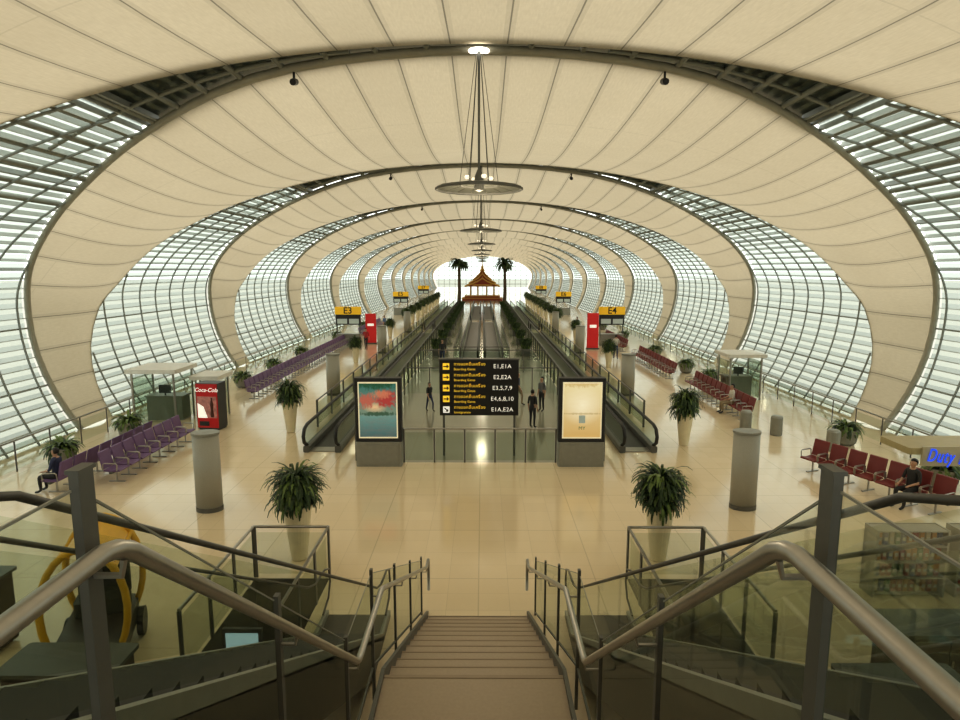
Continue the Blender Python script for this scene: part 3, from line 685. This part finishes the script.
add('lettering',text_mesh('Coca-Cola',.225,TXW,shear=.35,bold=.002),e,(-.01,-.38,1.62),FACE)
m=M(); m.box(-.40,.40,-.376,-.37,.5,1.36); add('picture_panel',m.mesh('picture_panel',mat('drinks_picture',(.45,.20,.17),.3,noise=.48,scale=7,emit=.1)),e)
m=M(); m.quad((-.4,-.38,.5),(.0,-.38,.5),(-.15,-.38,.95),(-.4,-.38,1.1)); add('white_wave',m.mesh('white_wave',TXW),e)
m=M(); m.lathe([(.06,0),(.075,.08),(.05,.3),(.075,.5),(.03,.7),(.035,.78)],12,(.2,-.385,.54),sy=.3); add('bottle_emblem',m.mesh('bottle_emblem',mat('bottle_dark',(.08,.02,.01),.3)),e)
m=M(); m.box(-.35,.05,-.385,-.37,.18,.36); add('delivery_slot',m.mesh('delivery_slot',BLACK),e)
e=thing('shop_kiosk','shop kiosk with yellow lit canopy and blue neon script','kiosk',(11.6,13.2,0))
m=M(); m.rbox(-2.55,3.2,-.55,.45,2.46,2.60,.06); add('canopy',m.mesh('canopy',mat('canopy_cream',(.40,.33,.16),.5,emit=.03)),e)
m=M(); m.box(-2.2,3.0,-.45,.35,2.44,2.458); add('light_panel',m.mesh('light_panel',mat('canopy_light',(1,.75,.3),.5,emit=.8)),e)
m=M(); m.box(-2.3,3.1,-.59,-.55,2.22,2.64); add('fascia',m.mesh('fascia',mat('fascia_pale',(.50,.44,.28),.5)),e)
o=add('lettering',text_mesh('Duty Free',.40,mat('neon_blue',(.02,.09,.85),.4,emit=.8,noise=0),shear=.2,extrude=.008,align='LEFT',space=1.15),e,(-2.2,-.61,2.46),(math.pi/2,.10,0)); o.scale=(.62,1,1)
for x in (-.2,2.2):
    for y in (-.4,.4): add('post',cyl_mesh('post',2.44,.06,GREY),e,(x,y,0))
m=M(); m.rbox(.1,2.2,-.45,.1,0,1.0,.08); add('counter',m.mesh('counter',WHITE),e)
cols=[mat('box_%s'%n_,c_,.5) for n_,c_ in (('red',(.30,.04,.03)),('blue',(.05,.08,.2)),('cream',(.42,.35,.23)),('green',(.05,.16,.07)),('orange',(.42,.18,.03)))]
PAPER=mat('label_paper',(.42,.40,.34),.6)
bmm=[]
for c_ in cols:
    m=M(); m.rbox(-.045,.045,-.06,.06,0,.24,.012); m.box(-.03,.03,-.064,-.06,.08,.15,1); bmm.append(m.mesh('goods_box',[c_,PAPER]))
SHF=mat('shelf_metal',(.34,.32,.27),.5)
for sx in (8.35,9.95):
    e=thing('display_shelf','pale metal shop shelf stocked with small boxes','shelf',(sx,11.5,0),0,(),'shop shelves')
    m=M(); m.box(-.7,-.66,-.2,.2,0,1.36); m.box(.66,.7,-.2,.2,0,1.36); m.box(-.66,.66,.17,.2,0,1.36); add('frame',m.mesh('frame',SHF),e)
    for z in (.06,.38,.7,1.02,1.33):
        m=M(); m.box(-.66,.66,-.2,.17,z,z+.02); add('shelf_board',m.mesh('shelf_board',SHF),e)
    for j,z in enumerate((.08,.40,.72,1.04)):
        for i in range(11): single('goods_box','small coloured product box on the shop shelf','box',bmm[random.randrange(5)],(sx-.58+i*.116,11.45,z+.001),0,'product boxes on the shelf')
# yellow cart
e=thing('yellow_cart','yellow round hooped three wheeled cart with a dark bench','cart',(-6.2,9.4,0),.35)
m=M()
for y in (-.7,.7): m.tube([(.58*math.cos(a),y,1.15+1.0*math.sin(a)) for a in np.linspace(-.95,math.pi+.95,22)],.055,8)
for a in (.7,1.57,2.44): m.tube([(.58*math.cos(a),-.7,1.15+1.0*math.sin(a)),(.58*math.cos(a),.7,1.15+1.0*math.sin(a))],.035,6)
add('hoop_frame',m.mesh('hoop_frame',YELC,True),e)
m=M(); aa=np.linspace(.75,math.pi-.75,9)
for i in range(8): m.quad((.56*math.cos(aa[i]),-.7,1.15+.98*math.sin(aa[i])),(.56*math.cos(aa[i+1]),-.7,1.15+.98*math.sin(aa[i+1])),(.56*math.cos(aa[i+1]),.7,1.15+.98*math.sin(aa[i+1])),(.56*math.cos(aa[i]),.7,1.15+.98*math.sin(aa[i])))
add('roof',m.mesh('roof',YELC,True),e)
m=M(); m.rbox(-.48,.48,-.8,.85,.28,.6,.18); add('body',m.mesh('body',mat('cart_dark',(.05,.04,.03),.4)),e)
m=M(); m.rbox(-.4,.4,.2,.65,.6,.85,.08); m.rbox(-.4,.4,.55,.7,.8,1.3,.06); add('bench',m.mesh('bench',BLACK),e)
wh=M(); wh.tube([(-.05,0,0),(.05,0,0)],.24,20); whm=wh.mesh('wheel',BLACK)
for x,y in ((-.54,.5),(.54,.5),(0,-.85)): add('wheel',whm,e,(x,y,.24))
for x,y in ((-8.6,9.6),(-5.3,7.4),(6.6,8.3),(5.3,7.0),(8.2,8.6)):
    m=M(); m.rbox(-.7,.7,-.3,.3,.06,1.25,.05); h_=M(); h_.tube([(.05,-.33,.5),(.05,-.33,.9)],.012,6); d_=M(); d_.box(-.62,-.01,-.315,-.3,.12,1.18); d2=M(); d2.box(.01,.62,-.315,-.3,.12,1.18); tp=M(); tp.rbox(-.75,.75,-.35,.35,1.25,1.3,.05)
    thing('service_cabinet','dark brown low service cabinet with two doors','cabinet',(x,y,0),0,[('body',m.mesh('body',mat('cabinet_brown',(.07,.05,.03),.5))),('door',d_.mesh('door',mat('door_brown',(.10,.07,.045),.5))),('door',d2.mesh('door',mat('door_brown',(.10,.07,.045),.5))),('handle',h_.mesh('handle',STEEL)),('top',tp.mesh('top',STEELD))],'service cabinets')
m=M(); m.box(-.28,.28,-.03,.03,.5,1.3); s_=M(); s_.box(-.23,.23,-.036,-.03,.58,1.24); p_=M(); p_.tube([(0,0,0),(0,0,.5)],.03,8); p_.lathe([(.18,0),(.18,.02)],14)
thing('information_screen','small bright information screen on a stand','sign',(-3.3,8.1,0),0,[('panel',m.mesh('panel',DARK)),('screen',s_.mesh('screen',SCREEN)),('stand',p_.mesh('stand',STEELD))])

# ------------------------------------------------------------------ people
def person(label,loc,rot,pose,shirt,pants,hairlong=False,scale=1.0):
    V=[];E=[];R=[];T=[]
    def a(p,r,t,par=None):
        V.append(p); R.append(r if isinstance(r,tuple) else (r,r)); T.append(t); i=len(V)-1
        if par is not None: E.append((par,i))
        return i
    sit=pose=='sit'; pz=.52 if sit else .95; dz=pz-.95
    pel=a((0,0,pz),(.155,.11),2); wa=a((0,0,1.10+dz),(.135,.1),1,pel); ch=a((0,.01,1.28+dz),(.155,.11),1,wa); uc=a((0,.01,1.41+dz),(.12,.09),1,ch)
    nk=a((0,0,1.49+dz),.05,0,uc); hb=a((0,-.015,1.555+dz),(.062,.07),0,nk); hm=a((0,-.01,1.63+dz),(.075,.09),0,hb); ht=a((0,0,1.69+dz),(.06,.07),0,hm)
    a((0,-.115,1.615+dz),.010,0,hm)
    for s in (-1,1):
        a((s*.088,.0,1.62+dz),.012,0,hm)
        sh=a((s*.165,.01,1.41+dz),.055,1,uc)
        if sit: el=a((s*.23,-.04,1.14+dz),.042,1,sh); wr=a((s*.15,-.26,1.08+dz),.028,0,el); pa=a((s*.14,-.33,1.065+dz),(.034,.02),0,wr); fd=Vector((-.1*s,-1,-.15)).normalized()
        elif pose=='walk': el=a((s*.22,.04+.08*s,1.13),.042,1,sh); wr=a((s*.225,-.04+.16*s,.9),.028,0,el); pa=a((s*.225,-.06+.17*s,.82),(.02,.034),0,wr); fd=Vector((0,-.2,-1)).normalized()
        else: el=a((s*.215,.03,1.13),.042,1,sh); wr=a((s*.225,-.03,.89),.028,0,el); pa=a((s*.225,-.045,.81),(.02,.034),0,wr); fd=Vector((0,-.12,-1)).normalized()
        pv=Vector(V[pa]); sd=Vector((1,0,0)) if sit else Vector((0,1,0))
        for k,L in enumerate((.065,.078,.072,.055)):
            b0=pv+fd*.02+sd*(k-1.5)*.019; f1=a(tuple(b0+fd*.025),.009,0,pa); f2=a(tuple(b0+fd*L+Vector((0,-.0 if sit else -.012,-.02 if sit else 0))),.007,0,f1)
        th=a(tuple(pv+Vector((-s*.04 if sit else 0,-.01 if sit else -.045,-.0))),.010,0,pa)
        hp=a((s*.09,0,pz-.05),(.09,.09),2,pel)
        if sit: kn=a((s*.12,-.44,.50),.062,2,hp); an=a((s*.12,-.42,.10),.042,2,kn); ft=a((s*.125,-.50,.045),(.042,.035),3,an); a((s*.13,-.60,.035),(.035,.025),3,ft)
        elif pose=='walk':
            q=s*.2; kn=a((s*.1,-.05-q*.8,.5),.06,2,hp); an=a((s*.1,-q*1.0+.02,.10),.04,2,kn); ft=a((s*.105,-q-.06,.045),(.042,.035),3,an); a((s*.11,-q-.16,.035),(.035,.025),3,ft)
        else: kn=a((s*.1,-.01,.5),.06,2,hp); an=a((s*.1,.02,.10),.04,2,kn); ft=a((s*.105,-.06,.045),(.042,.035),3,an); a((s*.115,-.16,.035),(.035,.025),3,ft)
    me=bpy.data.meshes.new('skel'); me.from_pydata(V,E,[]); o=bpy.data.objects.new('skel',me); COL.objects.link(o)
    md=o.modifiers.new('Skin','SKIN'); md.use_smooth_shade=True
    for i,d in enumerate(me.skin_vertices[0].data): d.radius=R[i]; d.use_root=(i==0)
    o.modifiers.new('Sub','SUBSURF').levels=1
    bpy.context.view_layer.update(); dg=bpy.context.evaluated_depsgraph_get(); body=bpy.data.meshes.new_from_object(o.evaluated_get(dg)); bpy.data.objects.remove(o)
    body.materials.clear()
    for mm in (SKIN,shirt,pants,SHOE): body.materials.append(mm)
    VV=np.array(V); TT=np.array(T)
    S=[];ST=[]
    for i,j in E:
        for q in (0,.25,.5,.75,1): S.append(VV[i]*(1-q)+VV[j]*q); ST.append(TT[j] if q>=.25 or TT[i]==TT[j] else TT[i])
    S=np.array(S);ST=np.array(ST)
    for p in body.polygons:
        c_=np.array(p.center); p.material_index=int(ST[np.argmin(((S-c_)**2).sum(1))]); p.use_smooth=True
    e=thing('person',label,'person',loc,rot,(),None,scale); add('body',body,e)
    h=M(); c0=(0,.012,1.645+dz); n1=14;n2=10
    for i in range(n2+1):
        t_=math.pi*i/n2
        for k in range(n1):
            f_=2*math.pi*k/n1; h.v.append((c0[0]+.092*math.sin(t_)*math.cos(f_),c0[1]+.108*math.sin(t_)*math.sin(f_),c0[2]+.112*math.cos(t_)))
    lim=-.3 if hairlong else -.06
    for i in range(n2):
        for k in range(n1):
            k2=(k+1)%n1; q=[i*n1+k,(i+1)*n1+k,(i+1)*n1+k2,i*n1+k2]; cy=sum(h.v[j][1] for j in q)/4-c0[1]; cz=sum(h.v[j][2] for j in q)/4-c0[2]
            if cz>.055 or (cy>.0 and cz>lim): h.face(q)
    add('hair',h.mesh('hair',HAIR,True),e)
    ey=M(); ey.lathe([(.001,-.008),(.009,0),(.001,.008)],8); eym=ey.mesh('eye',HAIR)
    for s in (-1,1): add('eye',eym,e,(s*.03,-.093,1.635+dz))
    mo=M(); mo.box(-.022,.022,-.09,-.08,1.572+dz,1.58+dz); add('mouth',mo.mesh('mouth',mat('lips',(.3,.1,.08),.5)),e)
    return e
C=lambda n_,c_: mat('cloth_'+n_,c_,.8)
blk=C('black',(.03,.03,.032)); wht=C('white',(.6,.58,.52)); nav=C('navy',(.04,.05,.11)); khk=C('khaki',(.3,.24,.15)); rd=C('red',(.4,.04,.04)); gr=C('grey',(.15,.15,.15)); bl=C('blue',(.12,.2,.4))
person('person in a dark suit sitting on a red seat',(11.85+SX,15.48+SY,0),-math.pi/2+AN,'sit',blk,blk)
person('person in dark clothes sitting on a purple seat',(-12.06,17.0,0),-math.pi/2,'sit',nav,blk)
person('person in a white shirt sitting on a red seat',(11.15,27.04,0),-math.pi/2,'sit',wht,khk)
person('person in dark clothes walking on the concourse',(-2.3,27.4,0),0.7,'walk',blk,nav,False,.75)
person('person in black clothes standing by the barrier',(2.1,24.4,0),2.5,'stand',blk,blk,False,.9)
person('person in a navy top walking behind the barrier',(1.75,28.6,0),1.3,'walk',nav,khk,False,.9)
person('person with long hair and grey top standing in a group',(2.75,27.4,0),-.8,'stand',gr,blk,True,.9)
for x,y,r,ps,a_,b_,lb in ((-9.2,49,0,'walk',rd,blk,'person in a red top walking between the gates'),(9.6,44,3,'walk',wht,nav,'person in a white top walking past the seats'),(-9.9,63,1,'stand',bl,blk,'person in a blue top standing near the gate'),
    (9.4,61,0,'walk',blk,khk,'person in a black top walking along the concourse'),(-9.6,83,0,'stand',wht,blk,'person in a white top standing along the concourse'),(-2.6,41,0,'walk',blk,nav,'person in a black top walking by the walkway')):
    person(lb,(x,y,0),r,ps,a_,b_)

# ------------------------------------------------------------------ lights
w_=bpy.data.worlds.new('World'); sc.world=w_; w_.use_nodes=True; nt=w_.node_tree; bg=nt.nodes['Background']
tc=nt.nodes.new('ShaderNodeTexCoord'); sp=nt.nodes.new('ShaderNodeSeparateXYZ'); cr=nt.nodes.new('ShaderNodeValToRGB'); nt.links.new(tc.outputs['Generated'],sp.inputs[0]); nt.links.new(sp.outputs[2],cr.inputs[0]); nt.links.new(cr.outputs[0],bg.inputs[0])
cr.color_ramp.elements[0].color=(0.88,0.92,0.88,1); cr.color_ramp.elements[1].color=(1.0,0.955,0.86,1); bg.inputs[1].default_value=2.4
for n in range(6):
    ld=bpy.data.lights.new('lamp_light','POINT'); ld.energy=170; ld.color=(1,.86,.64); ld.shadow_soft_size=.4
    o=bpy.data.objects.new('lamp_light',ld); COL.objects.link(o); o.location=(0,front(90)+n*P-.25,7.7)

# ------------------------------------------------------------------ camera
cd=bpy.data.cameras.new('camera'); cd.sensor_width=36; cd.lens=620/960*36; cd.clip_start=.05; cd.clip_end=2000
co=bpy.data.objects.new('camera',cd); COL.objects.link(co); co.location=(0.09,0,6.3); co.rotation_euler=(math.radians(90-8.26),0,math.radians(0.25))
sc.camera=co
